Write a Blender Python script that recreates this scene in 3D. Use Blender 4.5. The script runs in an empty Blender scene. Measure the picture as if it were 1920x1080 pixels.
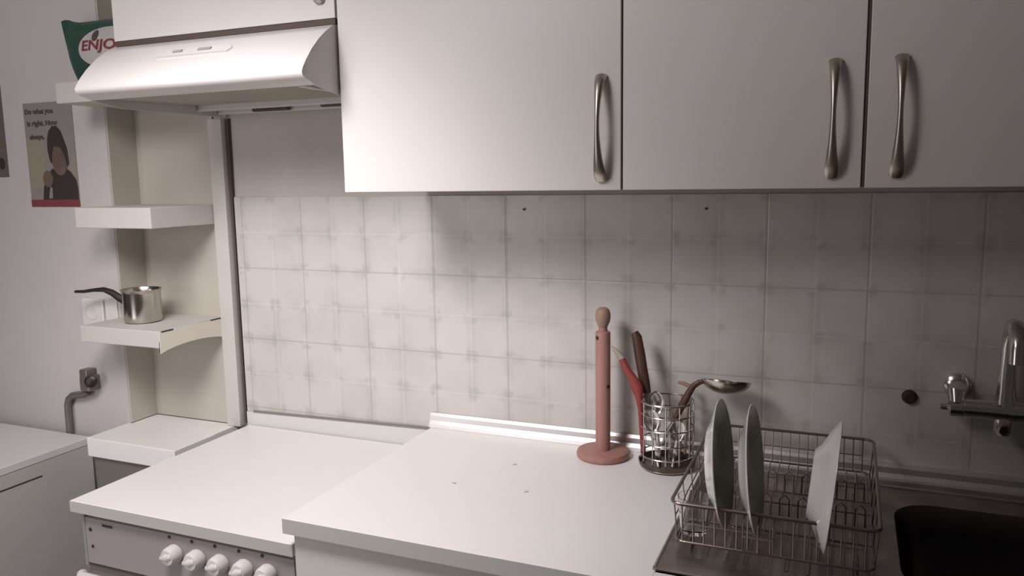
import bpy, bmesh, math, random
from mathutils import Vector, Matrix
random.seed(4)
SC = bpy.context.scene
COL = SC.collection
PI = math.pi

# ------------------------------------------------------------------ camera
CAM = (0.7598, -1.7722, 1.5433)
YAW, PITCH, ROLL, FPX = 0.399923, -0.138865, -0.0162935, 1501.45
def make_camera():
    f = Vector((-math.sin(YAW)*math.cos(PITCH), math.cos(YAW)*math.cos(PITCH), math.sin(PITCH)))
    r = Vector((math.cos(YAW), math.sin(YAW), 0)); u = r.cross(f)
    c, s = math.cos(ROLL), math.sin(ROLL)
    r2, u2 = c*r + s*u, -s*r + c*u
    cam = bpy.data.cameras.new('camera'); o = bpy.data.objects.new('camera', cam); COL.objects.link(o)
    m = Matrix((r2, u2, -f)).transposed().to_4x4(); m.translation = Vector(CAM); o.matrix_world = m
    cam.sensor_width = 36; cam.lens = FPX/1920*36; cam.clip_start = .02
    SC.camera = o
make_camera()

# ------------------------------------------------------------------ world, light, exposure
w = bpy.data.worlds.new('world'); SC.world = w; w.use_nodes = True
bg = w.node_tree.nodes['Background']; bg.inputs[0].default_value = (.80, .74, .74, 1); bg.inputs[1].default_value = .045
LIGHTK = .85
def lamp(name, loc, aim, half, blend, inten, rad):
    ld = bpy.data.lights.new(name, 'SPOT'); ld.energy = inten*39.5*LIGHTK; ld.color = (1.0, .935, .94); ld.shadow_soft_size = rad
    ld.spot_size = 2*half; ld.spot_blend = blend
    lo = bpy.data.objects.new(name, ld); lo.location = loc; COL.objects.link(lo)
    lo.rotation_euler = (Vector(aim)-Vector(loc)).to_track_quat('-Z', 'Y').to_euler()
lamp('kitchen_lamp', (-.31, -1.15, 2.10), (-.76, 0, -1.00), 1.0, .75, 1.85, .21)
lamp('fill_spot', (-.55, -1.96, 2.43), (-.78, 0, 2.88), 1.16, .44, 1.45, .30)  # second spot added to balance the brightness, not a known lamp
al = bpy.data.lights.new('fill_light', 'AREA'); al.energy = 4.6; al.shape = 'RECTANGLE'; al.size = .9; al.size_y = 1.7; al.color = (1.0, .93, .935); al.spread = math.radians(95)  # soft area fill added at front left to lift the shadows; no real opening
ao = bpy.data.objects.new('fill_light', al); ao.location = (-1.35, -2.7, 1.15); COL.objects.link(ao)
ao.rotation_euler = (Vector((-.75, 0, 1.05))-Vector(ao.location)).to_track_quat('-Z', 'Y').to_euler()
vs = SC.view_settings
vs.view_transform = 'Standard'; vs.look = 'None'; vs.exposure = 0.08; vs.gamma = 1.0; vs.use_curve_mapping = False

# ------------------------------------------------------------------ materials
def mat(name, col, rough=.5, metal=0.0, spec=.5, noise=None, bump=None, trans=0, coat=0, ior=1.5):
    m = bpy.data.materials.new(name); m.use_nodes = True
    nt = m.node_tree; b = nt.nodes['Principled BSDF']
    c = (*col, 1)
    b.inputs['Base Color'].default_value = c
    b.inputs['Roughness'].default_value = rough; b.inputs['Metallic'].default_value = metal
    b.inputs['Specular IOR Level'].default_value = spec; b.inputs['IOR'].default_value = ior
    b.inputs['Transmission Weight'].default_value = trans; b.inputs['Coat Weight'].default_value = coat
    tc = nt.nodes.new('ShaderNodeTexCoord')
    if noise:      # (scale, second colour, amount)
        n = nt.nodes.new('ShaderNodeTexNoise'); n.inputs['Scale'].default_value = noise[0]; n.inputs['Detail'].default_value = 5
        if len(noise) > 3:
            mp = nt.nodes.new('ShaderNodeMapping'); mp.inputs['Scale'].default_value = noise[3]
            nt.links.new(tc.outputs['Object'], mp.inputs[0]); nt.links.new(mp.outputs[0], n.inputs['Vector'])
        else:
            nt.links.new(tc.outputs['Object'], n.inputs['Vector'])
        rp = nt.nodes.new('ShaderNodeMapRange'); rp.inputs[1].default_value = .35; rp.inputs[2].default_value = .7
        rp.inputs[3].default_value = 0; rp.inputs[4].default_value = noise[2]
        mx = nt.nodes.new('ShaderNodeMix'); mx.data_type = 'RGBA'
        mx.inputs[6].default_value = c; mx.inputs[7].default_value = (*noise[1], 1)
        nt.links.new(n.outputs[0], rp.inputs[0]); nt.links.new(rp.outputs[0], mx.inputs[0]); nt.links.new(mx.outputs[2], b.inputs['Base Color'])
    if bump:       # (scale, strength, distance)
        n = nt.nodes.new('ShaderNodeTexNoise'); n.inputs['Scale'].default_value = bump[0]; n.inputs['Detail'].default_value = 4
        nt.links.new(tc.outputs['Object'], n.inputs['Vector'])
        bp = nt.nodes.new('ShaderNodeBump'); bp.inputs['Strength'].default_value = bump[1]; bp.inputs['Distance'].default_value = bump[2]
        nt.links.new(n.outputs[0], bp.inputs['Height']); nt.links.new(bp.outputs[0], b.inputs['Normal'])
    return m

M_plaster = mat('plaster', (.56, .535, .53), .85, noise=(3, (.50, .475, .47), .6), bump=(60, .25, .002))
M_backpl = mat('old_plaster', (.62, .58, .55), .85, noise=(4, (.50, .46, .41), .7), bump=(40, .2, .002))
M_lam = mat('white_laminate', (.71, .69, .67), .42, noise=(2.5, (.68, .655, .625), .7), bump=(220, .08, .0006))
M_top = mat('white_worktop', (.87, .86, .85), .40, noise=(3, (.84, .825, .81), .6))
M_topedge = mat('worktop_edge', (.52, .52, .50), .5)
M_lowtop = mat('dull_white_top', (.70, .69, .685), .5, noise=(3, (.66, .65, .64), .6))
M_cream = mat('cream_board', (.52, .49, .43), .6, noise=(3, (.48, .45, .38), .6))
M_shelf = mat('shelf_white', (.59, .57, .54), .55, noise=(4, (.56, .53, .49), .6))
M_edge = mat('edge_band', (.72, .69, .58), .5)
M_carc = mat('cabinet_carcass', (.085, .062, .053), .7)
M_dark = mat('dark_gap', (.05, .04, .035), .8)
M_hood = mat('hood_enamel', (.71, .685, .675), .30, coat=.2)
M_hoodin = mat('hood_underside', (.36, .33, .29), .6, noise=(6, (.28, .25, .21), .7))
M_slot = mat('hood_slot', (.10, .07, .055), .6)
M_panel = mat('cooker_enamel', (.36, .33, .33), .4)
M_knob = mat('white_knob', (.78, .75, .74), .35)
M_nickel = mat('brushed_nickel', (.50, .46, .40), .33, metal=1)
M_chrome = mat('chrome', (.72, .70, .68), .19, metal=1)
M_alu = mat('aluminium_strip', (.66, .65, .645), .40, metal=.9, noise=(200, (.70, .69, .68), .5))
M_steel = mat('sink_steel', (.46, .42, .40), .36, metal=1, noise=(14, (.22, .19, .17), .8))
M_bowl = mat('sink_bowl_shaded', (.12, .10, .10), .40, metal=1)  # low light and dark reflections inside the bowl are put into this colour
M_wire = mat('rack_wire', (.30, .25, .235), .30, metal=1)
M_wirec = mat('basket_wire', (.62, .58, .55), .2, metal=1)
M_tray = mat('basket_tray', (.14, .11, .10), .3, metal=1)
M_pot = mat('pot_steel', (.55, .52, .47), .2, metal=1)
M_black = mat('black_plastic', (.018, .012, .012), .4)
M_wood = mat('pinkish_wood', (.42, .225, .19), .55, noise=(9, (.35, .175, .14), .8, (6, 6, .7)))
M_woodk = mat('pale_wood_knob', (.40, .27, .20), .55, noise=(12, (.30, .19, .14), .8))
M_brown = mat('dark_wood', (.10, .045, .03), .4, noise=(30, (.055, .025, .018), .9, (3, 3, .4)))
M_red = mat('red_plastic', (.27, .045, .04), .45)
M_pink = mat('faded_red', (.38, .14, .11), .5)
M_pale = mat('pale_tip', (.36, .31, .25), .5)
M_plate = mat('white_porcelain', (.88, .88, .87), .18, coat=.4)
M_platein = mat('plate_face_shaded', (.42, .42, .38), .25, noise=(14, (.24, .25, .17), .8))  # darker than the porcelain: shade on the side turned from the lamp, painted in
M_glass = mat('clear_glass', (.95, .95, .95), .03, trans=1, ior=1.45)
M_plastic = mat('white_plastic', (.70, .68, .66), .4)
M_socket = mat('socket_recess', (.33, .31, .30), .5)
M_brass = mat('old_valve', (.24, .20, .19), .4, metal=.6)
M_pipe = mat('painted_pipe', (.20, .18, .175), .45, metal=.4)
M_green = mat('green_foil', (.028, .070, .052), .42, noise=(18, (.045, .095, .08), .8), bump=(22, .5, .01))
M_logo = mat('bag_white', (.52, .50, .47), .4)
M_rtext = mat('bag_red', (.42, .11, .13), .4)
M_bagdark = mat('bag_dark', (.10, .07, .07), .4)
M_paper = mat('poster_paper', (.27, .245, .245), .8, noise=(8, (.24, .215, .21), .8))
M_paperlo = mat('poster_sand', (.30, .26, .20), .8, noise=(10, (.27, .24, .18), .8))
M_ink = mat('poster_ink', (.085, .07, .068), .8)
M_hair = mat('poster_dark', (.040, .026, .026), .8)
M_face = mat('poster_brown', (.16, .11, .085), .8, noise=(30, (.09, .06, .05), .9))
M_hand = mat('poster_hand', (.14, .10, .075), .8)
M_maroon = mat('poster_maroon', (.20, .045, .055), .7)
M_grime = mat('grime', (.12, .10, .085), .8)
M_crumb = mat('crumb', (.50, .47, .43), .8)
M_rust = mat('rusty_plug', (.04, .022, .018), .6)

def tile_material():
    m = bpy.data.materials.new('wall_tiles'); m.use_nodes = True; nt = m.node_tree; N = nt.nodes; Lk = nt.links
    b = N['Principled BSDF']; b.inputs['Roughness'].default_value = .30
    tc = N.new('ShaderNodeTexCoord'); sp = N.new('ShaderNodeSeparateXYZ'); Lk.new(tc.outputs['Object'], sp.inputs[0])
    def math_(op, a, bb=None, c=None):
        n = N.new('ShaderNodeMath'); n.operation = op
        for i, v in enumerate((a, bb, c)):
            if v is None: continue
            if isinstance(v, (int, float)): n.inputs[i].default_value = v
            else: Lk.new(v, n.inputs[i])
        return n.outputs[0]
    def dist(coord, off, step):   # distance to the nearest line of a grid
        t = math_('DIVIDE', math_('SUBTRACT', coord, off), step)
        t = math_('SUBTRACT', math_('FRACT', math_('ADD', t, .5)), .5)
        return math_('MULTIPLY', math_('ABSOLUTE', t), step)
    def line(d, w):               # 1 on the line
        n = N.new('ShaderNodeMapRange'); n.interpolation_type = 'SMOOTHSTEP'
        Lk.new(d, n.inputs[0]); n.inputs[1].default_value = w*.4; n.inputs[2].default_value = w; n.inputs[3].default_value = 1; n.inputs[4].default_value = 0
        return n.outputs[0]
    x, z = sp.outputs[0], sp.outputs[2]
    U, V = dist(x, 0, .2), dist(z, .10, .2)
    u2, v2 = dist(x, .1, .2), dist(z, .0, .2)
    n1 = N.new('ShaderNodeTexNoise'); n1.inputs['Scale'].default_value = 9; n1.inputs['Detail'].default_value = 3; Lk.new(tc.outputs['Object'], n1.inputs['Vector'])
    n2 = N.new('ShaderNodeTexNoise'); n2.inputs['Scale'].default_value = 26; n2.inputs['Detail'].default_value = 2; Lk.new(tc.outputs['Object'], n2.inputs['Vector'])
    def thr(o, a, bb):
        n = N.new('ShaderNodeMapRange'); n.interpolation_type = 'SMOOTHSTEP'; Lk.new(o, n.inputs[0]); n.inputs[1].default_value = a; n.inputs[2].default_value = bb; return n.outputs[0]
    # broad soft grey bands along the tile and pattern lines, broken up by noise; corner smudges
    band = math_('MAXIMUM', math_('MAXIMUM', line(U, .020), line(V, .018)), math_('MAXIMUM', line(u2, .016), line(v2, .014)))
    band = math_('MULTIPLY', band, thr(n1.outputs[0], .40, .62))
    corner = math_('MULTIPLY', line(math_('MINIMUM', U, u2), .024), line(math_('MINIMUM', V, v2), .024))
    corner = math_('MULTIPLY', corner, thr(n2.outputs[0], .46, .58))
    grout = math_('MAXIMUM', line(U, .0032), line(V, .0028))
    inner = math_('MAXIMUM', line(u2, .0026), line(v2, .0026))
    base = (.60, .575, .56, 1)
    def mix(f, a, col):
        mx = N.new('ShaderNodeMix'); mx.data_type = 'RGBA'; Lk.new(f, mx.inputs[0])
        if isinstance(a, tuple): mx.inputs[6].default_value = a
        else: Lk.new(a, mx.inputs[6])
        mx.inputs[7].default_value = col; return mx.outputs[2]
    c = mix(thr(n1.outputs[0], .35, .7), base, (.55, .535, .51, 1))
    c = mix(math_('MULTIPLY', band, .30), c, (.42, .41, .39, 1))
    c = mix(math_('MULTIPLY', corner, .40), c, (.34, .335, .31, 1))
    c = mix(math_('MULTIPLY', inner, .28), c, (.72, .70, .68, 1))
    c = mix(math_('MULTIPLY', grout, .36), c, (.33, .30, .28, 1))
    Lk.new(c, b.inputs['Base Color'])
    bp = N.new('ShaderNodeBump'); bp.inputs['Strength'].default_value = .35; bp.inputs['Distance'].default_value = .0015
    Lk.new(math_('SUBTRACT', 1.0, grout), bp.inputs['Height']); Lk.new(bp.outputs[0], b.inputs['Normal'])
    return m
M_tile = tile_material()

# ------------------------------------------------------------------ mesh helpers
class MB:
    def __init__(s): s.bm = bmesh.new()
    def box(s, x0, x1, y0, y1, z0, z1, bev=0, seg=2):
        t = bmesh.new(); bmesh.ops.create_cube(t, size=1)
        for v in t.verts: v.co = Vector((x0+(v.co.x+.5)*(x1-x0), y0+(v.co.y+.5)*(y1-y0), z0+(v.co.z+.5)*(z1-z0)))
        if bev: bmesh.ops.bevel(t, geom=list(t.edges), offset=bev, segments=seg, affect='EDGES', profile=.5)
        s.add(t); return s
    def add(s, t):
        me = bpy.data.meshes.new('tmp'); t.to_mesh(me); t.free(); s.bm.from_mesh(me); bpy.data.meshes.remove(me)
    def prism(s, pts, vec):       # closed polygon of 3-d points swept by vec
        a = [s.bm.verts.new(p) for p in pts]; b = [s.bm.verts.new(Vector(p)+Vector(vec)) for p in pts]
        s.bm.faces.new(a); s.bm.faces.new(list(reversed(b))); n = len(pts)
        for i in range(n): s.bm.faces.new((a[i], b[i], b[(i+1) % n], a[(i+1) % n]))
        return s
    def lathe(s, prof, org, axis=(0, 0, 1), n=32, cap=True):   # prof: (radius, height along axis)
        ax = Vector(axis).normalized(); q = Vector((0, 0, 1)).rotation_difference(ax); org = Vector(org)
        rings = []
        for r, h in prof:
            if r < 1e-6: rings.append([s.bm.verts.new(org+q@Vector((0, 0, h)))])
            else: rings.append([s.bm.verts.new(org+q@Vector((r*math.cos(2*PI*i/n), r*math.sin(2*PI*i/n), h))) for i in range(n)])
        for A, B in zip(rings, rings[1:]):
            for i in range(n):
                j = (i+1) % n
                if len(A) == 1 and len(B) == 1: break
                if len(A) == 1: s.bm.faces.new((A[0], B[j], B[i]))
                elif len(B) == 1: s.bm.faces.new((A[i], A[j], B[0]))
                else: s.bm.faces.new((A[i], A[j], B[j], B[i]))
        if cap:
            if len(rings[0]) > 2: s.bm.faces.new(list(reversed(rings[0])))
            if len(rings[-1]) > 2: s.bm.faces.new(rings[-1])
        return s
    def tube(s, path, rad, n=10, closed=False, flat=None):
        P = [Vector(p) for p in path]; m = len(P); R = rad if isinstance(rad, (list, tuple)) else [rad]*m
        up = None; rings = []
        for i in range(m):
            a = P[(i-1) % m] if (closed or i) else P[0]; b = P[(i+1) % m] if (closed or i < m-1) else P[-1]
            t = (b-a).normalized()
            if up is None:
                up = t.orthogonal().normalized() if flat is None else Vector(flat)
            up = (up - t*up.dot(t)).normalized(); sd = t.cross(up)
            rr = R[i]; ru, rs = (rr if isinstance(rr, tuple) else (rr, rr))
            rings.append([s.bm.verts.new(P[i]+up*ru*math.cos(2*PI*k/n)+sd*rs*math.sin(2*PI*k/n)) for k in range(n)])
        L = list(zip(rings, rings[1:])) + ([(rings[-1], rings[0])] if closed else [])
        for A, B in L:
            for k in range(n): s.bm.faces.new((A[k], A[(k+1) % n], B[(k+1) % n], B[k]))
        if not closed: s.bm.faces.new(list(reversed(rings[0]))); s.bm.faces.new(rings[-1])
        return s
    def build(s, name, m, parent=None, smooth=False, kind=None):
        bmesh.ops.recalc_face_normals(s.bm, faces=s.bm.faces)
        if parent is not None:
            off = WORLD[parent.name]
            for v in s.bm.verts: v.co -= off
        me = bpy.data.meshes.new(name); s.bm.to_mesh(me); s.bm.free()
        me.materials.append(m)
        if smooth:
            for f in me.polygons: f.use_smooth = True
            me.set_sharp_from_angle(angle=math.radians(38))
        o = bpy.data.objects.new(name, me); COL.objects.link(o)
        if parent is not None: o.parent = parent; WORLD[o.name] = WORLD[parent.name]
        else: WORLD[o.name] = Vector((0, 0, 0))
        if kind: o['kind'] = kind
        return o
WORLD = {}
def thing(name, loc, label, cat, group=None):
    o = bpy.data.objects.new(name, None); COL.objects.link(o); o.location = loc; o.empty_display_size = .05
    WORLD[o.name] = Vector(loc); o['label'] = label; o['category'] = cat
    if group: o['group'] = group
    return o
def tag(o, label, cat, group=None):
    o['label'] = label; o['category'] = cat
    if group: o['group'] = group
    return o
def B(x0, x1, y0, y1, z0, z1, bev=0): return MB().box(x0, x1, y0, y1, z0, z1, bev)
def text_mesh(body, size, name, m, parent, loc, shear=0, bold=.0, width=None, height=None):
    cu = bpy.data.curves.new('tmp', 'FONT'); cu.body = body; cu.size = size; cu.extrude = .0002; cu.offset = bold; cu.resolution_u = 3
    to = bpy.data.objects.new('tmp', cu); COL.objects.link(to)
    bpy.context.view_layer.update()
    me = bpy.data.meshes.new_from_object(to.evaluated_get(bpy.context.evaluated_depsgraph_get()))
    bpy.data.objects.remove(to); bpy.data.curves.remove(cu)
    xs = [v.co.x for v in me.vertices]; ys = [v.co.y for v in me.vertices]
    x0, y0, sx, sy = min(xs), min(ys), max(xs)-min(xs), max(ys)-min(ys)
    kx = width/sx if width else 1; ky = height/sy if height else kx
    off = WORLD[parent.name]
    for v in me.vertices:
        x, y, z = (v.co.x-x0)*kx, (v.co.y-y0)*ky, v.co.z
        v.co = Vector((loc[0]+x, loc[1]-z, loc[2]+y+shear*x)) - off
    me.materials.append(m); me.name = name
    o = bpy.data.objects.new(name, me); COL.objects.link(o); o.parent = parent; WORLD[o.name] = off
    return o

# ------------------------------------------------------------------ room
def struct(name, mb, m, parent=None): return mb.build(name, m, parent, kind='structure')
struct('floor', B(-3.2, 2.4, -4.2, .12, -.1, 0), mat('floor_tiles', (.55, .51, .48), .5, noise=(6, (.48, .44, .41), .6)))
struct('ceiling', B(-3.2, 2.4, -4.2, .12, 2.65, 2.75), mat('ceiling_paint', (.60, .57, .56), .9))
wb = struct('wall_back', B(-1.18, 2.3, .004, .12, 0, 2.65), M_backpl)
wl = struct('wall_left', B(-3.1, -1.18, -.10, .12, 0, 2.65), M_plaster)
struct('wall_right', B(2.3, 2.4, -4.2, .12, 0, 2.65), M_plaster)
tp = B(-.822, 2.0, -.006, .006, .885, 1.498).build('tile_panel', M_tile, wb)
# pale strip closing the wall behind the cooker, with its dark upper joint
MB().prism([(-.822, -.009, .80), (-.20, -.009, .80), (-.20, -.009, .897), (-.822, -.009, .884)], (0, .008, 0)).build('trim_1', mat('trim_white', (.66, .655, .64), .5), None, kind='structure')
MB().prism([(-.797, -.0115, .884), (-.20, -.0115, .8965), (-.20, -.0115, .9015), (-.797, -.0115, .889)], (0, .010, 0)).build('trim_2', mat('joint_grey', (.22, .21, .20), .6), None, kind='structure')

# ------------------------------------------------------------------ corner shelf unit in the recess
su = thing('shelf_unit', (-1.03, -.12, .78), 'narrow white corner shelf unit of four thick boards beside the tiled wall', 'shelf')
B(-1.177, -.885, -.004, .003, .84, 2.3).build('back_panel', M_cream, su)
B(-1.1795, -1.174, -.099, -.004, .84, 2.3).build('side_panel', M_cream, su)
B(-.885, -.838, -.022, .003, .839, 1.712, .002).build('upright', M_shelf, su)
B(-.8335, -.8265, -.007, .003, .848, 1.712).build('joint', M_carc, su)['label'] = 'dark joint between the shelf unit and the tiles'
XL, XR = -1.178, -.887
B(XL-.01, XR, -.24, -.099, 1.752, 1.806, .002).box(XL+.004, XR, -.10, -.005, 1.752, 1.806).build('shelf', M_shelf, su)
B(XL+.02, XR, -.24, -.099, 1.424, 1.478, .002).box(XL+.004, XR, -.10, -.005, 1.424, 1.478).build('shelf', M_shelf, su)
s3 = B(XL, XR-.002, -.24, -.099, 1.111, 1.156, .002).box(XL+.004, XR-.002, -.10, -.005, 1.111, 1.156).build('shelf', M_shelf, su)
# peeling edge band on the right end of the middle board
bm = MB(); n = 10; top = []; bot = []
for i in range(n+1):
    t = i/n; y = -.243+.236*t
    top.append((XR+.001, y, 1.1545+.001*math.sin(t*PI)))
    bot.append((XR+.001, y, 1.098+.014*math.sin(t*PI)**.7))
bm.prism(top+bot[::-1], (.0018, 0, 0))
bm.build('edge_band', M_edge, s3)['label'] = 'cream edge band coming loose from the board end'
for q in ((XR+.001, XR+.0035, -.236, -.196, 1.1535, 1.157), (XR+.001, XR+.0035, -.06, -.012, 1.154, 1.1572), (XR-.001, XR+.001, -.2435, -.2405, 1.102, 1.130)): B(*q).build('gap_line', M_dark, s3)
s4 = B(XL-.008, -.862, -.245, -.099, .784, .838, .002).box(XL+.004, -.862, -.10, -.005, .784, .838).build('shelf', M_top, su)
B(-1.172, -.858, -.235, -.225, 0, .78).build('opening_sheet', mat('opening_shade', (.17, .16, .15), .7), su)  # dark sheet standing in for the shaded opening below the lowest board

# ------------------------------------------------------------------ hood cabinet and wall cabinets
def handle(cx, z0, yf, parent):
    n = 20; path = []; rad = []
    for i in range(n+1):
        t = i/n; z = z0+.183*t
        y = yf - .004 - .027*math.sin(PI*min(1, max(0, t)))**.55
        c = abs(t-.55)/.5; wd = .0042 + .0075*min(1, c)**1.7
        path.append((cx, y, z)); rad.append((.0038+.002*min(1, c), wd))
    path = [(cx, yf+.001, z0+.002)] + path + [(cx, yf+.001, z0+.181)]
    rad = [(.006, .0118)] + rad + [(.006, .0118)]
    return MB().tube(path, rad, n=14, flat=(0, -1, 0)).build('handle', M_nickel, parent, smooth=True)

def wall_cab(name, x0, x1, z0, z1, doors, label):
    t = thing(name, ((x0+x1)/2, -.17, z0), label, 'cabinet')
    B(x0+.001, x1-.001, -.325, -.004, z0+.002, z1).build('carcass', M_shelf, t)
    for a, b, hx, hz in doors:
        d = B(a, b, -.344, -.3265, z0, z1-.002, .0012).build('door', M_lam, t)
        if hx is not None: handle(hx, hz, -.344, d)
    return t
wall_cab('wall_cabinet', -.845, -.2255, 1.870, 2.25, [(-.845, -.2275, -.262, 1.905)], 'short white wall cabinet directly above the cooker hood')
c1 = wall_cab('wall_cabinet', -.222, .3755, 1.515, 2.25, [(-.222, .3735, .338, 1.535)], 'wide white single door wall cabinet right beside the cooker hood')
c2 = wall_cab('wall_cabinet', .3765, 1.179, 1.515, 2.25, [(.3775, .7735, .729, 1.535), (.7795, 1.178, .8255, 1.535)], 'white double door wall cabinet above the dish rack and tap')
wall_cab('wall_cabinet', 1.181, 1.78, 1.515, 2.25, [(1.182, 1.779, 1.22, 1.535)], 'white wall cabinet at the far right beyond the tap')
B(.7738, .7792, -.341, -.3255, 1.517, 2.245).build('gap_strip', M_carc, c2)
B(.3722, .3762, -.339, -.3262, 1.517, 2.245).build('gap_strip', M_carc, c1)
B(-.844, -.228, -.343, -.01, 1.858, 1.869).build('filler_strip', M_carc, bpy.data.objects['wall_cabinet'])

# ------------------------------------------------------------------ cooker hood
hd = thing('range_hood', (-.535, -.2, 1.71), 'white curved cooker hood under the short wall cabinet', 'cooker hood')
hx0, hx1 = -.843, -.2265
prof = [(-.330, 1.857), (-.352, 1.855), (-.38, 1.838), (-.402, 1.822), (-.429, 1.797), (-.448, 1.775), (-.460, 1.758), (-.4635, 1.750), (-.462, 1.744), (-.455, 1.738), (-.42, 1.729), (-.417, 1.732), (-.452, 1.745), (-.445, 1.765), (-.425, 1.79), (-.40, 1.815), (-.375, 1.83), (-.345, 1.85), (-.330, 1.852)]
MB().prism([(hx0, y, z) for y, z in prof], (hx1-hx0, 0, 0)).build('front_shell', M_hood, hd, smooth=True)
side = [(-.01, 1.857), (-.352, 1.855), (-.402, 1.821), (-.429, 1.796), (-.448, 1.774), (-.460, 1.757), (-.4625, 1.750), (-.461, 1.744), (-.42, 1.728), (-.341, 1.716), (-.01, 1.716)]
for xs in (hx0, hx1-.004): MB().prism([(xs, y, z) for y, z in side], (.004, 0, 0)).build('side_panel', mat('hood_side', (.62, .59, .57), .5) if xs < -.5 else bpy.data.materials['hood_side'], hd)
MB().prism([(hx0+.004, -.30, 1.853), (hx1-.004, -.30, 1.853), (hx1-.004, -.01, 1.853), (hx0+.004, -.01, 1.853)], (0, 0, .004)).build('top_panel', M_hood, hd)
MB().prism([(hx0+.006, -.419, 1.733), (hx1-.006, -.419, 1.733), (hx1-.006, -.01, 1.742), (hx0+.006, -.01, 1.742)], (0, 0, .006)).build('filter_panel', M_hoodin, hd)
B(hx0+.005, hx1-.005, -.105, -.085, 1.726, 1.742, .002).box(hx0+.005, hx1-.005, -.03, -.01, 1.722, 1.744, .002).box(hx1-.06, hx1-.045, -.40, -.10, 1.729, 1.739, .002).build('filter_frame', M_hood, hd)
for q in ((-.705, -.59, -.050, -.034, 1.722, 1.736, .003), (-.47, -.40, -.075, -.06, 1.722, 1.736, .003)): B(*q).build('light_slot', M_slot, hd)
# control panel lying on the curved front
def on_hood(x, t, h=0):      # t = distance down the slope from the point (y -.402, z 1.822)
    d = Vector((0, -.027, -.025)).normalized(); nrm = Vector((0, -.68, .73)).normalized()
    return Vector((x, -.402, 1.822)) + d*t + nrm*h
def slab(x0, x1, t0, t1, h, nm, m, cut=0):
    pts = [on_hood(x0, t0), on_hood(x1-cut, t0), on_hood(x1, (t0+t1)/2), on_hood(x1-cut*.6, t1), on_hood(x0+cut, t1)]
    return MB().prism(pts, Vector((0, -.68, .73))*h).build(nm, m, hd)
cp = slab(-.655, -.44, -.003, .020, .0042, 'control_panel', M_hood, .012)
for x0, x1 in ((-.60, -.575), (-.53, -.495)):
    pts = [on_hood(x0, .004, .004), on_hood(x1, .004, .004), on_hood(x1, .011, .004), on_hood(x0, .011, .004)]
    MB().prism(pts, Vector((0, -.68, .73))*.003).build('switch', mat('switch_grey', (.40, .37, .36), .5), cp)

# ------------------------------------------------------------------ crisp bag on the top board
bg_ = thing('snack_bag', (-1.09, -.17, 1.806), 'green foil snack bag with white oval and red writing on the top board', 'bag')
def bag_pt(u, v):            # u, v in 0..1 over the bag front
    xl = -1.172 - .064*v**.5 ; xr = -.93 + .03*v
    z = 1.8065 + (.163 + .012*math.exp(-((u-.05)/.09)**2)*v)*v
    x = xl + (xr-xl)*u
    e = min(u, 1-u, 1)*2
    puff = .036*(max(0, math.sin(PI*u))**.55)*(math.sin(PI*min(.97, v+.12))**.6 if v < .9 else max(0, (1-v)/.1)*.5)
    return x, z, puff + .001
def bag_mesh(side):
    bm = bmesh.new(); nu, nv = 24, 18; G = []
    for j in range(nv+1):
        G.append([bm.verts.new((bag_pt(i/nu, j/nv)[0], -.165+side*bag_pt(i/nu, j/nv)[2], bag_pt(i/nu, j/nv)[1])) for i in range(nu+1)])
    for j in range(nv):
        for i in range(nu): bm.faces.new((G[j][i], G[j][i+1], G[j+1][i+1], G[j+1][i]))
    return bm
mb = MB(); mb.add(bag_mesh(-1)); mb.add(bag_mesh(1)); bmesh.ops.remove_doubles(mb.bm, verts=mb.bm.verts, dist=.0005)
mb.build('foil_body', M_green, bg_, smooth=True)
def bag_front(x, z, off=.0012):
    v = max(.02, min(1, (z-1.8065)/.168)); xl = -1.172-.064*v**.5; xr = -.93+.03*v
    u = (x-xl)/(xr-xl); return -.165 - bag_pt(u, v)[2] - off
def decal(pts_fn, nm, m, off):
    bm = bmesh.new(); c = bm.verts.new((pts_fn(0, 0)[0], bag_front(*pts_fn(0, 0), off), pts_fn(0, 0)[1])); prev = None
    for r in (.25, .5, .75, 1):
        ring = []
        for k in range(36):
            x, z = pts_fn(2*PI*k/36, r); ring.append(bm.verts.new((x, bag_front(x, z, off), z)))
        for k in range(36):
            j = (k+1) % 36
            if prev is None: bm.faces.new((c, ring[k], ring[j]))
            else: bm.faces.new((prev[k], ring[k], ring[j], prev[j]))
        prev = ring
    t = MB(); t.add(bm); return t.build(nm, m, bg_, smooth=True)
decal(lambda a, r: (-1.05+.094*r*math.cos(a), 1.897+.052*r*math.sin(a)), 'white_oval', M_logo, .0015)
decal(lambda a, r: (-1.083+.011*r*math.cos(a), 1.926+.015*r*math.sin(a)), 'leaf_mark', M_bagdark, .003)
tx = text_mesh('ENJOY', .05, 'red_lettering', M_rtext, bg_, (-1.128, -.18, 1.880), shear=-.02, bold=.0012, width=.160, height=.036)
off = WORLD[bg_.name]
for v in tx.data.vertices:
    x, z = v.co.x+off.x, v.co.z+off.z; v.co.y = bag_front(x, z, .003)-off.y

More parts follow.
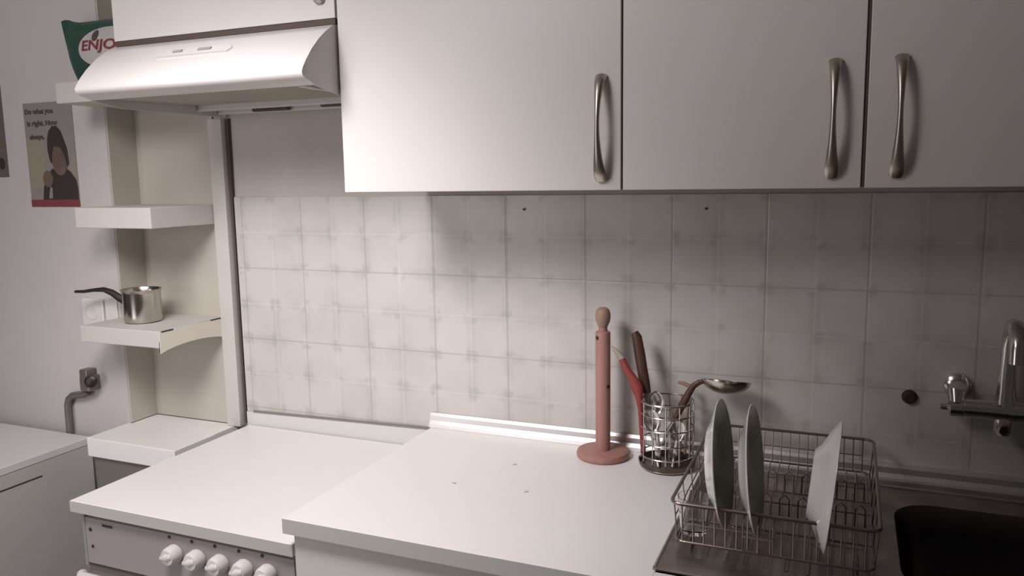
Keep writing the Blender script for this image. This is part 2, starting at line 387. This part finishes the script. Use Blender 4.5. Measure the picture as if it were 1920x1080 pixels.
# ------------------------------------------------------------------ posters on the left wall
ps = thing('poster', (-1.407, -.1, 1.62), 'poster of a dark hatted figure with three lines of writing, on the left wall', 'poster')
B(-1.507, -1.305, -.1016, -.1002, 1.475, 1.778).build('sheet', M_paper, ps)
yy = -.1019
def flat(pts, nm, m, d=0): return MB().prism([(x, yy-d, z) for x, z in pts], (0, .0003, 0)).build(nm, m, ps)
def ell(cx, cz, rx, rz, a0=0, a1=2*PI, n=28): return [(cx+rx*math.cos(a0+(a1-a0)*i/n), cz+rz*math.sin(a0+(a1-a0)*i/n)) for i in range(n)]
flat([(-1.505, 1.53), (-1.43, 1.53), (-1.43, 1.675), (-1.505, 1.675)], 'sand_area', M_paperlo)
flat([(-1.325, 1.55), (-1.307, 1.55), (-1.307, 1.64), (-1.325, 1.62)], 'sand_area', M_paperlo)
flat([(-1.455, 1.495), (-1.448, 1.535), (-1.43, 1.56), (-1.41, 1.585), (-1.352, 1.59), (-1.330, 1.575), (-1.312, 1.555), (-1.307, 1.53), (-1.307, 1.495)], 'figure_body', M_hair, .0003)
flat(ell(-1.372, 1.618, .034, .052), 'figure_face', M_face, .0006)
flat([(-1.418, 1.640), (-1.416, 1.672), (-1.408, 1.694), (-1.392, 1.709), (-1.374, 1.709), (-1.358, 1.694), (-1.348, 1.670), (-1.338, 1.645), (-1.334, 1.60), (-1.343, 1.59), (-1.352, 1.63), (-1.368, 1.648), (-1.39, 1.652), (-1.40, 1.63), (-1.404, 1.60), (-1.412, 1.61)], 'figure_hat', M_hair, .0009)
flat(ell(-1.427, 1.557, .021, .024), 'figure_fist', M_hand, .0009)
flat([(-1.43, 1.50), (-1.42, 1.535), (-1.412, 1.53), (-1.414, 1.50)], 'figure_cuff', M_paper, .0009)
flat([(-1.507, 1.4755), (-1.305, 1.4755), (-1.305, 1.496), (-1.507, 1.496)], 'bottom_band', M_maroon, .0009)
for s, x, z, wd in (('Do what you', -1.5, 1.741, .118), ('is right. Now', -1.495, 1.707, .128), ('always,', -1.489, 1.668, .062)):
    text_mesh(s, .03, 'writing', M_ink, ps, (x, yy-.0004, z), bold=.0016, width=wd, height=.020)
p2 = thing('picture', (-1.7, -.1, 1.70), 'dark grey picture on the left wall cut off by the left frame edge', 'picture')
B(-1.81, -1.597, -.1016, -.1002, 1.565, 1.862).build('sheet', mat('dark_print', (.15, .125, .12), .8, noise=(9, (.11, .09, .085), .9)), p2)
MB().prism([(x, -.1019, z) for x, z in ell(-1.622, 1.605, .014, .018)], (0, .0003, 0)).build('dark_figure', M_hair, p2)
MB().prism([(x, -.1019, z) for x, z in ell(-1.619, 1.668, .008, .008)], (0, .0003, 0)).build('yellow_mark', mat('ochre', (.16, .12, .05), .8), p2)
B(-1.80, -1.604, -.1020, -.1017, 1.644, 1.6455).build('pale_line', M_paper, p2)

# ------------------------------------------------------------------ socket, gas valve and pipe
so = thing('wall_socket', (-1.285, -.1, 1.165), 'white wall socket behind the pan handle above the middle board', 'socket')
B(-1.328, -1.242, -.110, -.1005, 1.124, 1.206, .003).build('frame', M_plastic, so)
MB().lathe([(.024, 0), (.024, .002), (.021, .0025), (.020, -.006), (0, -.006)], (-1.285, -.1095, 1.168), (0, -1, 0), cap=False).build('socket_face', M_plastic, so, smooth=True)
mb = MB()
for dx in (-.0095, .0095): mb.lathe([(.0036, 0), (.0036, .002)], (-1.285+dx, -.1055, 1.168), (0, -1, 0), n=12)
mb.lathe([(.010, 0), (.010, .002)], (-1.289, -.1075, 1.172), (0, -1, 0), n=20)
mb.build('pin_hole', M_socket, so)
B(-1.238, -1.190, -.106, -.1005, 1.124, 1.206, .002).build('cover_plate', M_plastic, so)

gv = thing('gas_valve', (-1.3, -.1, .95), 'grey metal gas valve with bent pipe on the left wall below the shelves', 'valve')
B(-1.327, -1.288, -.142, -.1005, .932, .978, .005).box(-1.332, -1.30, -.136, -.101, .972, .996, .004).build('body', M_brass, gv)
MB().lathe([(.0, 0), (.014, .001), (.018, .006), (.018, .014), (.012, .018), (0, .018)], (-1.283, -.132, .964), (.5, -.85, .1), n=20).build('tap_knob', M_black, gv, smooth=True)
pth = [(-1.320, -.118, .925), (-1.345, -.116, .914), (-1.375, -.115, .909), (-1.395, -.115, .905), (-1.411, -.115, .893), (-1.419, -.115, .873), (-1.420, -.115, .84), (-1.420, -.115, .80), (-1.420, -.115, .70)]
MB().tube(pth, .0105, 12).build('pipe', M_pipe, gv, smooth=True)

# ------------------------------------------------------------------ pan on the middle board
pc = Vector((-1.056, -.135, 1.1565))
pn = thing('milk_pan', pc, 'small steel pan with curved black handle on the middle corner board', 'pan')
MB().lathe([(0, 0), (.044, 0), (.0485, .003), (.050, .012), (.050, .082), (.053, .090), (.0545, .092), (.052, .0915), (.048, .083), (.047, .010), (.044, .004), (0, .004)], pc, n=48, cap=False).build('pan_body', M_pot, pn, smooth=True)
B(-1.118, -1.100, -.148, -.134, 1.203, 1.226, .002).build('bracket', M_pot, pn)
MB().tube([(-1.110, -.142, 1.211), (-1.128, -.146, 1.221), (-1.150, -.151, 1.236), (-1.175, -.156, 1.2445), (-1.205, -.163, 1.243), (-1.235, -.170, 1.2385), (-1.262, -.176, 1.238)], [(.0115, .006), (.0115, .0065), (.0095, .007), (.0072, .008), (.0052, .009), (.0048, .009), (.004, .007)], 14, flat=(0, 0, 1)).build('handle', M_black, pn, smooth=True)

# ------------------------------------------------------------------ low cabinet at the left
lc = thing('low_cabinet', (-1.6, -.45, 0), 'low white cabinet under the posters at the left edge', 'cabinet')
B(-1.92, -1.312, -.85, -.130, .768, .790, .002).build('top', M_lowtop, lc)
B(-1.92, -1.313, -.84, -.131, .02, .767).build('body', mat('cabinet_grey', (.52, .52, .50), .55), lc)
B(-1.3132, -1.3118, -.80, -.295, .7255, .729).build('panel_seam', M_dark, lc)

# ------------------------------------------------------------------ cooker and its white cover board
ck = thing('cooker', (-.505, -.3, 0), 'white cooker with a row of round knobs under the white board', 'cooker')
B(-.797, -.216, -.565, -.03, .04, .818).build('body', mat('cooker_side', (.55, .53, .51), .5), ck)
pf = B(-.795, -.216, -.580, -.566, .698, .806, .002).build('control_panel', M_panel, ck)
B(-.7955, -.788, -.5815, -.564, .692, .815).build('corner_strip', mat('corner_grey', (.30, .32, .31), .5), ck)
def knob_bm(x, z):
    mb = MB().lathe([(0.019, 0), (.0205, .004), (.019, .020), (.016, .026), (0, .0275)], (x, -.580, z), (0, -1, 0), 28)
    a = math.radians(195); d = Vector((math.cos(a), 0, math.sin(a)))
    mb.tube([Vector((x, -.600, z))-d*.013, Vector((x, -.602, z)), Vector((x, -.600, z))+d*.024], [(.008, .009), (.010, .010), (.005, .003)], 12)
    return mb
for x, z in ((-.524, .7675), (-.462, .7675), (-.4005, .7680), (-.338, .7685), (-.279, .7690)):
    k = knob_bm(x, z).build('knob', M_knob, ck, smooth=True)
    MB().lathe([(.004, 0), (.004, .0006)], (x-.015, -.5805, z+.033), (0, -1, 0), 12).build('dial_mark', M_dark, pf)
for x, z, r in ((-.773, .779, .0045), (-.770, .740, .0038)):
    MB().lathe([(r, 0), (r, .0008), (r*.5, .001)], (x, -.5805, z), (0, -1, 0), 14).build('screw_hole', M_rust, pf)
B(-.735, -.705, -.5812, -.579, .792, .797).build('dial_mark', M_dark, pf)
B(-.795, -.216, -.572, -.560, .10, .690).build('oven_door', M_panel, ck)
B(-.795, -.216, -.578, -.562, .691, .697).build('door_gap', M_carc, ck)
MB().tube([(-.800, -.590, .672), (-.785, -.604, .676), (-.50, -.606, .676), (-.235, -.604, .676), (-.22, -.590, .672)], .0115, 14).build('oven_handle', M_knob, ck, smooth=True)

def board(name, x0, x1, y0, y1, z0, z1, parent=None, seg=1):
    mb = B(x0, x1, y0, y1, z0, z1, .0012); return mb
cb = board('cover_board', -.812, -.207, -.594, -.014, .8205, .8465).build('cover_board', M_top, None)
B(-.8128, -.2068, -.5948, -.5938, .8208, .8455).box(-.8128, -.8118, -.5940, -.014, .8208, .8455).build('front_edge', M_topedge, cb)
tag(cb, 'white board lying over the cooker, lower than the worktop', 'board')

# ------------------------------------------------------------------ worktop, base cabinet, wall strip, sink
wt = board('worktop', -.212, .492, -.612, -.012, .876, .907).build('worktop', M_top, None)
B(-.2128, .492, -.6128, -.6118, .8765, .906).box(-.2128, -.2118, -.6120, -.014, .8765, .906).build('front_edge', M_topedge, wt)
tag(wt, 'thick white worktop carrying the paper towel holder', 'worktop')
wt2 = B(.492, 1.9, -.612, -.565, .876, .907, .0012).build('worktop', M_top, None)
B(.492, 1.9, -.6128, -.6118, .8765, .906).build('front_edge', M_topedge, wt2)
tag(wt2, 'white worktop edge running in front of the steel drainer', 'worktop')
bc = thing('base_cabinet', (.1, -.3, 0), 'white base cabinet beneath the worktop, right of the cooker', 'cabinet')
B(-.203, .55, -.575, -.02, .05, .8755).build('carcass', M_shelf, bc)
B(-.2015, .549, -.594, -.576, .10, .872, .001).build('door', M_lam, bc)
ws = MB().prism([(-.218, -.0065, .9435), (-.218, -.011, .9435), (-.218, -.0145, .936), (-.218, -.0155, .924), (-.218, -.0215, .916), (-.218, -.0245, .9075), (-.218, -.0065, .9075)], (2.1, 0, 0)).build('sealing_strip', M_alu, None)
tag(ws, 'long metal sealing strip where worktop meets the tiles', 'strip')

sk = thing('sink', (1.0, -.3, .908), 'stainless steel drainer and shade-darkened sink bowl in the right corner', 'sink')
def rrect(x0, x1, y0, y1, r, z, n=8):
    pts = []
    for cx, cy, a in ((x1-r, y1-r, 0), (x0+r, y1-r, PI/2), (x0+r, y0+r, PI), (x1-r, y0+r, 1.5*PI)):
        for i in range(n+1):
            t = a+PI/2*i/n; pts.append((cx+r*math.cos(t), cy+r*math.sin(t), z))
    return pts
def deck():
    bm = bmesh.new(); X0, X1, Y0, Y1, Z = .487, 1.75, -.560, -.026, .912
    o = [bm.verts.new(p) for p in ((X0, Y0, Z), (X1, Y0, Z), (X1, Y1, Z), (X0, Y1, Z))]
    i = [bm.verts.new(p) for p in rrect(.856, 1.30, -.50, -.135, .075, Z)]
    E = [bm.edges.new((a[k], a[(k+1) % len(a)])) for a in (o, i) for k in range(len(a))]
    bmesh.ops.triangle_fill(bm, use_beauty=True, use_dissolve=False, edges=E)
    for k in range(4):      # rim skirt
        a, b = o[k], o[(k+1) % 4]
        c = bm.verts.new(a.co-Vector((0, 0, .0045))); d = bm.verts.new(b.co-Vector((0, 0, .0045))); bm.faces.new((a, b, d, c))
    t = MB(); t.add(bm); return t
dk = deck().build('drainer_deck', M_steel, sk)
bm = bmesh.new(); prev = None
for ins, z in ((0, .912), (.004, .905), (.008, .86), (.014, .78), (.035, .752), (.07, .748)):
    ring = [bm.verts.new(p) for p in rrect(.856+ins, 1.30-ins, -.50+ins, -.135-ins, max(.02, .075-ins*.3), z)]
    if prev:
        for k in range(len(ring)): bm.faces.new((prev[k], prev[(k+1) % len(ring)], ring[(k+1) % len(ring)], ring[k]))
    prev = ring
bm.faces.new(prev)
t = MB(); t.add(bm); t.build('bowl', M_bowl, sk, smooth=True)
mb = MB()
for k in range(9): mb.tube([(.56+.032*k, -.50, .9118), (.56+.032*k, -.12, .9118)], [(.0012, .004)]*2, 8, flat=(0, 0, 1))
mb.build('drain_ridge', M_steel, sk, smooth=True)
MB().tube([(.487, -.062, .9125), (1.75, -.062, .9125)], .0035, 10).tube([(.490, -.558, .912), (.490, -.03, .912)], .0022, 8).build('raised_rim', mat('rim_steel', (.55, .55, .52), .3, metal=1), sk, smooth=True)
bs = thing('base_cabinet', (1.2, -.3, 0), 'white base cabinet under the sink', 'cabinet')
B(.552, 1.9, -.565, -.55, .05, .875).box(1.32, 1.9, -.55, -.02, .05, .875).build('carcass', M_lam, bs)

# ------------------------------------------------------------------ tap, plug in the tiles, nails, crumbs
tpz = thing('tap', (1.045, -.05, 1.09), 'chrome wall mounted mixer tap over the sink', 'tap')
MB().tube([(.955, -.062, 1.088), (.985, -.062, 1.0885), (1.015, -.062, 1.089), (1.06, -.062, 1.089), (1.10, -.062, 1.089), (1.14, -.062, 1.089)], [.0165, .0175, .018, .022, .018, .0175], 20).build('body', M_chrome, tpz, smooth=True)
MB().tube([(.936, -.062, 1.0875), (.947, -.062, 1.0875), (.952, -.062, 1.088), (.975, -.062, 1.088), (.980, -.062, 1.088)], [.006, .007, .018, .0185, .014], 20).build('handwheel', M_chrome, tpz, smooth=True)
for x in (.962, 1.128):
    MB().tube([(x, -.066, 1.098), (x, -.060, 1.116), (x+.004, -.045, 1.120), (x+.006, -.028, 1.118)], [.012, .0165, .016, .014], 16).lathe([(.026, 0), (.024, .008), (.016, .014)], (x+.008, -.0065, 1.118), (0, -1, 0), 24).build('inlet', M_chrome, tpz, smooth=True)
MB().lathe([(0, -.048), (.012, -.047), (.0165, -.038), (.017, -.018), (.014, 0)], (1.043, -.062, 1.089), n=24).build('lower_cap', M_chrome, tpz, smooth=True)
MB().tube([(1.045, -.062, 1.095), (1.044, -.062, 1.13), (1.044, -.062, 1.17), (1.045, -.062, 1.215), (1.047, -.066, 1.240), (1.048, -.082, 1.252), (1.047, -.104, 1.253), (1.046, -.122, 1.243), (1.045, -.131, 1.222), (1.045, -.133, 1.195)],
          [.019, .0155, .0145, .0145, .0155, .017, .0165, .0145, .0135, .0135], 18).build('spout', M_chrome, tpz, smooth=True)
pl = MB().lathe([(0, .012), (.008, .013), (.0125, .009), (.0145, .002), (.0145, 0)], (.885, -.0062, 1.087), (0, -1, 0), 20).build('wall_plug', M_rust, None, smooth=True)
tag(pl, 'dark round plug in the tiles left of the tap', 'plug')
for x, z, lb in ((.049, 1.465, 'tiny nail in the top tile row under the wide cabinet door'), (.473, 1.467, 'tiny nail in the top tile row above the ladle')):
    n_ = MB().lathe([(0, .006), (.0028, .0055), (.0028, .0045), (.0012, .004), (.0012, 0)], (x, -.006, z), (0, -1, 0), 10).build('nail', M_rust, None)
    tag(n_, lb, 'nail', 'nails in the tiles')
for x, y, a, lb in ((.016, -.341, 0, 'small grey crumb on the worktop, leftmost of three'), (.093, -.196, .4, 'small grey crumb on the worktop nearest the wall'), (.175, -.331, .9, 'small grey crumb on the worktop nearest the drainer')):
    mb = MB().lathe([(0, .0012), (.003, .001), (.0038, .0003), (.003, 0)], (0, 0, 0), n=10)
    for v in mb.bm.verts: v.co = Vector((x, y, .9071)) + Matrix.Rotation(a, 3, 'Z') @ Vector((v.co.x*1.5, v.co.y*.7*(1+.3*math.sin(v.co.x*900)), v.co.z))
    tag(mb.build('crumb', M_crumb, None), lb, 'crumb', 'crumbs on the worktop')

# ------------------------------------------------------------------ paper towel holder
hp = Vector((.262, -.078, .9075))
ph = thing('paper_towel_holder', hp, 'empty pinkish wooden paper towel holder standing on the worktop', 'holder')
MB().lathe([(0, 0), (.056, 0), (.059, .003), (.060, .009), (.058, .015), (.054, .017), (0, .017)], hp, n=48).build('base', M_wood, ph, smooth=True)
MB().lathe([(.0168, .017), (.0168, .286), (.0155, .2895), (.0105, .291), (.0095, .300)], hp, n=28).build('rod', M_wood, ph, smooth=True)
MB().lathe([(.0095, .299), (.0115, .303), (.0158, .313), (.0172, .322), (.0168, .331), (.014, .339), (.008, .3435), (0, .3445)], hp, n=28).build('knob', M_woodk, ph, smooth=True)
for dx, dy, dz in ((-.009, -.0143, .277), (.0145, -.0085, .166)):
    q = hp+Vector((dx, dy, dz)); MB().lathe([(.0045, 0), (.0045, .0008), (0, .001)], q, Vector((dx, dy, 0)), 12).build('knot', M_rust, ph)

# ------------------------------------------------------------------ cutlery basket and what stands in it
cbk = thing('cutlery_basket', (.41, -.092, .908), 'round wire cutlery basket full of utensils beside the towel holder', 'basket')
bx, by, br = .411, -.092, .056
def ring(z, r, rad, n=40): return [(bx+r*math.cos(2*PI*i/n), by+r*math.sin(2*PI*i/n), z) for i in range(n)]
mb = MB()
for z in (.912, .938, .968, 1.000, 1.030, 1.057): mb.tube(ring(z, br, 0), .0017 if z < 1.05 else .0022, 8, closed=True)
for k in range(12):
    a = 2*PI*(k+.3)/12; mb.tube([(bx+br*math.cos(a), by+br*math.sin(a), .912), (bx+br*math.cos(a), by+br*math.sin(a), 1.057)], .0014, 6)
mb.build('wire_frame', M_wirec, cbk, smooth=True)
MB().lathe([(0, .0), (.052, .0), (.060, .006), (.062, .016), (.060, .016), (.056, .007), (0, .003)], (bx, by, .9085), n=40).build('drip_tray', M_tray, cbk, smooth=True)
GU = 'utensils in the cutlery basket'
kn = thing('knife', (.375, -.085, .915), 'kitchen knife with dark brown wooden handle standing upright in the basket', 'knife', GU)
MB().tube([(.3315, -.070, 1.198), (.337, -.071, 1.188), (.3445, -.073, 1.150), (.351, -.075, 1.115), (.3565, -.077, 1.085), (.361, -.079, 1.066)], [(.007, .0085), (.009, .0115), (.009, .0125), (.009, .012), (.009, .0125), (.008, .011)], 14, flat=(0, 1, 0)).build('handle', M_brown, kn, smooth=True)
MB().tube([(.361, -.079, 1.067), (.366, -.081, 1.045), (.380, -.085, .98), (.390, -.09, .925)], [(.0012, .011), (.0012, .012), (.001, .011), (.0006, .002)], 10, flat=(0, 1, 0)).build('blade', mat('dull_blade', (.38, .35, .27), .4, metal=.8), kn, smooth=True)
rk = thing('red_peeler', (.36, -.1, .92), 'red handled utensil with pale pointed tip leaning towards the towel holder', 'utensil', GU)
MB().tube([(.3085, -.09, 1.140), (.322, -.093, 1.116), (.336, -.096, 1.097), (.345, -.099, 1.082), (.350, -.101, 1.062), (.354, -.102, 1.035), (.360, -.1, .93)], [(.005, .0075), (.006, .009), (.006, .011), (.006, .0135), (.006, .009), (.005, .006), (.004, .005)], 12, flat=(0, 1, 0)).build('handle', M_red, rk, smooth=True)
MB().tube([(.283, -.084, 1.1665), (.290, -.086, 1.160), (.300, -.088, 1.150), (.310, -.090, 1.138)], [(.001, .0012), (.003, .0045), (.004, .0065), (.0045, .0075)], 10, flat=(0, 1, 0)).build('tip', M_pale, rk, smooth=True)
la = thing('ladle', (.42, -.085, .92), 'ladle with brown handle and steel bowl lying out over the plates', 'ladle', GU)
MB().tube([(.401, -.088, .955), (.410, -.088, .985), (.425, -.088, 1.012), (.437, -.088, 1.035)], [.003, .0035, .004, .005], 10).build('shank', M_pot, la, smooth=True)
MB().tube([(.424, -.0885, 1.010), (.434, -.088, 1.030), (.444, -.087, 1.052), (.455, -.086, 1.075), (.465, -.085, 1.092), (.477, -.084, 1.101), (.486, -.083, 1.103)], [(.004, .004), (.006, .007), (.007, .0085), (.006, .0075), (.005, .0065), (.004, .006), (.003, .004)], 14, flat=(0, 1, 0)).build('handle', M_brown, la, smooth=True)
def spoon_bowl(c, ax, nrm, L, W, D, t=.0012):      # shallow ellipsoidal cup, opening along nrm
    bm = bmesh.new(); ax = Vector(ax).normalized(); nrm = Vector(nrm).normalized(); sd = ax.cross(nrm); c = Vector(c)
    def shell(k, dz):
        R = []
        for r in (0.001, .3, .55, .78, .93, 1):
            h = -D*(1-r*r)**.6*k
            R.append([bm.verts.new(c+ax*L*r*math.cos(2*PI*i/28)+sd*W*r*math.sin(2*PI*i/28)+nrm*(h+dz)) for i in range(28)])
        for A, Bq in zip(R, R[1:]):
            for i in range(28): bm.faces.new((A[i], A[(i+1) % 28], Bq[(i+1) % 28], Bq[i]))
        return R[-1]
    a, b = shell(1, 0), shell(1, t)
    for i in range(28): bm.faces.new((a[i], a[(i+1) % 28], b[(i+1) % 28], b[i]))
    m = MB(); m.add(bm); return m
spoon_bowl((.532, -.080, 1.107), (1, 0, -.02), (0, .25, 1), .052, .042, .028).build('bowl', M_pot, la, smooth=True)
wh = thing('wooden_hook', (.44, -.04, .92), 'thin brown wooden stick with short crossbar at the basket back', 'utensil', GU)
MB().tube([(.425, -.050, 1.088), (.437, -.049, 1.086), (.452, -.047, 1.080)], [.003, .0042, .0045], 10).build('crossbar', M_woodk, wh, smooth=True)
MB().tube([(.449, -.048, 1.081), (.448, -.052, 1.05), (.444, -.062, .93)], [.004, .0035, .003], 10).build('stick', M_woodk, wh, smooth=True)
def cutlery(x, y, dx, dy, h, lb, kind):
    t = thing(kind, (x, y, .915), lb, kind, GU)
    top = Vector((x+dx, y+dy, .915+h)); b0 = Vector((x, y, .915))
    MB().tube([b0, b0.lerp(top, .4), b0.lerp(top, .75)], [(.0012, .0065), (.0012, .0045), (.0012, .0022)], 8, flat=(0, 1, 0)).build('handle', M_chrome, t, smooth=True)
    if kind == 'spoon':
        spoon_bowl(top, (top-b0).normalized(), (.3, -1, .1), .026, .017, .006, .001).build('bowl', M_chrome, t, smooth=True)
    else:
        d = (top-b0).normalized(); mb = MB().tube([b0.lerp(top, .74), b0.lerp(top, .82), b0.lerp(top, .88)], [(.0012, .0022), (.0012, .010), (.0012, .0105)], 8, flat=(0, 1, 0))
        for k in (-1.5, -.5, .5, 1.5): mb.tube([b0.lerp(top, .87)+Vector((k*.0055, 0, 0)), top+Vector((k*.0052, 0, .012))], [.0013, .0008], 6)
        mb.build('tines', M_chrome, t, smooth=True)
cutlery(.400, -.118, -.015, -.010, .105, 'steel spoon standing bowl up at the basket front left', 'spoon')
cutlery(.395, -.100, -.008, .004, .135, 'steel spoon standing tallest among the spoons in the basket', 'spoon')
cutlery(.428, -.110, .012, -.01, .085, 'short steel spoon leaning right inside the basket', 'spoon')
cutlery(.418, -.085, -.006, .0, .105, 'steel fork standing tines up in the basket middle', 'fork')
cutlery(.385, -.075, -.002, .0, .09, 'steel fork standing tines up at the basket left side', 'fork')

# ------------------------------------------------------------------ dish rack, plates and glass
dr = thing('dish_rack', (.66, -.28, .914), 'dark wire dish rack holding three plates on the steel drainer', 'dish rack')
rx0, rx1, ry0, ry1, rz0, rz1 = .502, .822, -.500, -.045, .932, 1.000
def rr(x0, x1, y0, y1, z, r=.018): return rrect(x0, x1, y0, y1, r, z, 4)
MB().tube(rr(rx0, rx1, ry0, ry1, rz1), .0030, 8, closed=True).build('top_rim', M_wire, dr, smooth=True)
MB().tube(rr(rx0+.006, rx1-.006, ry0+.006, ry1-.006, rz0), .0022, 8, closed=True).build('bottom_rim', M_wire, dr, smooth=True)
for y, yi in ((ry0, ry0+.006), (ry1, ry1-.006)):
    mb = MB()
    for k in range(17):
        x = rx0+.020+(rx1-rx0-.040)*k/16; mb.tube([(x, y, rz1), (x, yi, rz0)], .0014, 6)
    mb.tube([(rx0+.02, (y+yi)/2, .966), (rx1-.02, (y+yi)/2, .966)], .0012, 6)
    mb.build('side_wires', M_wire, dr, smooth=True)
for x, xi in ((rx0, rx0+.006), (rx1, rx1-.006)):
    mb = MB()
    for k in range(6):
        y = ry0+.03+(ry1-ry0-.06)*k/5; mb.tube([(x, y, rz1), (xi, y, rz0)], .0014, 6)
    mb.tube([((x+xi)/2, ry0+.03, .966), ((x+xi)/2, ry1-.03, .966)], .0012, 6)
    mb.build('end_wires', M_wire, dr, smooth=True)
mb = MB()
for k in range(17): 
    x = rx0+.012+(rx1-rx0-.024)*k/16
    mb.tube([(x, ry0+.006, rz0), (x, ry1-.006, rz0)], .0014, 6)
for y in (-.40, -.27, -.14): mb.tube([(rx0+.006, y, rz0-.001), (rx1-.006, y, rz0-.001)], .002, 6)
mb.build('base_wires', M_wire, dr, smooth=True)
for y in (-.335, -.215):
    mb = MB()
    for k in range(9):
        x = .548+.031*k; mb.tube([(x-.008, y, rz0), (x-.008, y, rz0+.034), (x, y, rz0+.042), (x+.008, y, rz0+.034), (x+.008, y, rz0)], .0014, 6)
    mb.tube([(rx0+.006, y, rz0+.0), (rx1-.006, y, rz0+.0)], .0018, 6)
    mb.build('plate_divider', M_wire, dr, smooth=True)
for x in (rx0+.03, rx1-.03):
    for y in (ry0+.04, ry1-.04): MB().tube([(x, y-.012, rz0), (x, y-.008, .9145), (x, y+.008, .9145), (x, y+.012, rz0)], .0022, 8).build('foot', M_wire, dr, smooth=True)
mb = MB()
for pa in ([(.622, -.498, .995), (.622, -.515, .99), (.622, -.518, .945), (.668, -.518, .945), (.668, -.515, .99), (.668, -.498, .995)], [(.645, -.498, .995), (.645, -.516, .99), (.645, -.518, .945), (.645, -.498, .94)], [(.622, -.518, .968), (.668, -.518, .968)]): mb.tube(pa, .0016, 6)
mb.build('cutlery_clip', M_wire, dr, smooth=True)

def plate(c, r, lean, depth, label, deep=False):
    c = Vector(c); t = thing('plate', c, label, 'plate', 'plates in the rack')
    ax = Vector((math.cos(lean), 0, -math.sin(lean)))     # face looks towards +X
    if deep: outer = [(0, -depth), (r*.50, -depth), (r*.53, -depth+.002), (r*.60, -depth*.72), (r*.80, -depth*.42), (r, -.001)]
    else: outer = [(0, -depth), (r*.58, -depth), (r*.60, -depth+.001), (r*.70, -depth*.62), (r*.86, -depth*.34), (r, -.001)]
    MB().lathe(outer+[(r+.0006, .0006), (r-.001, .0016)], c, ax, 72, cap=False).build('outside', M_plate, t, smooth=True)
    inn = [(r-.001, .0016)] + [(a*.985, h+.0038) for a, h in outer[::-1][1:]]
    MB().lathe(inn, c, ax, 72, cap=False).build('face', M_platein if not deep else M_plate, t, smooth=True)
    return t
plate((.5745, -.408, 1.046), .110, -.10, .021, 'shallow white plate in the rack, leftmost of the three')
plate((.6290, -.420, 1.046), .110, -.098, .019, 'shallow white plate in the rack, middle of the three')
plate((.7505, -.430, 1.036), .107, .095, .034, 'deep white plate seen from behind, rightmost in the rack', True)
gc = Vector((.5335, -.455, .934))
gl = thing('drinking_glass', gc, 'clear drinking glass standing in the front left rack corner', 'glass')
MB().lathe([(0, 0), (.019, 0), (.022, .003), (.027, .060), (.0275, .064), (.0262, .064), (.0255, .060), (.0205, .010), (0, .008)], gc, n=40, cap=False).build('glass_wall', M_glass, gl, smooth=True)
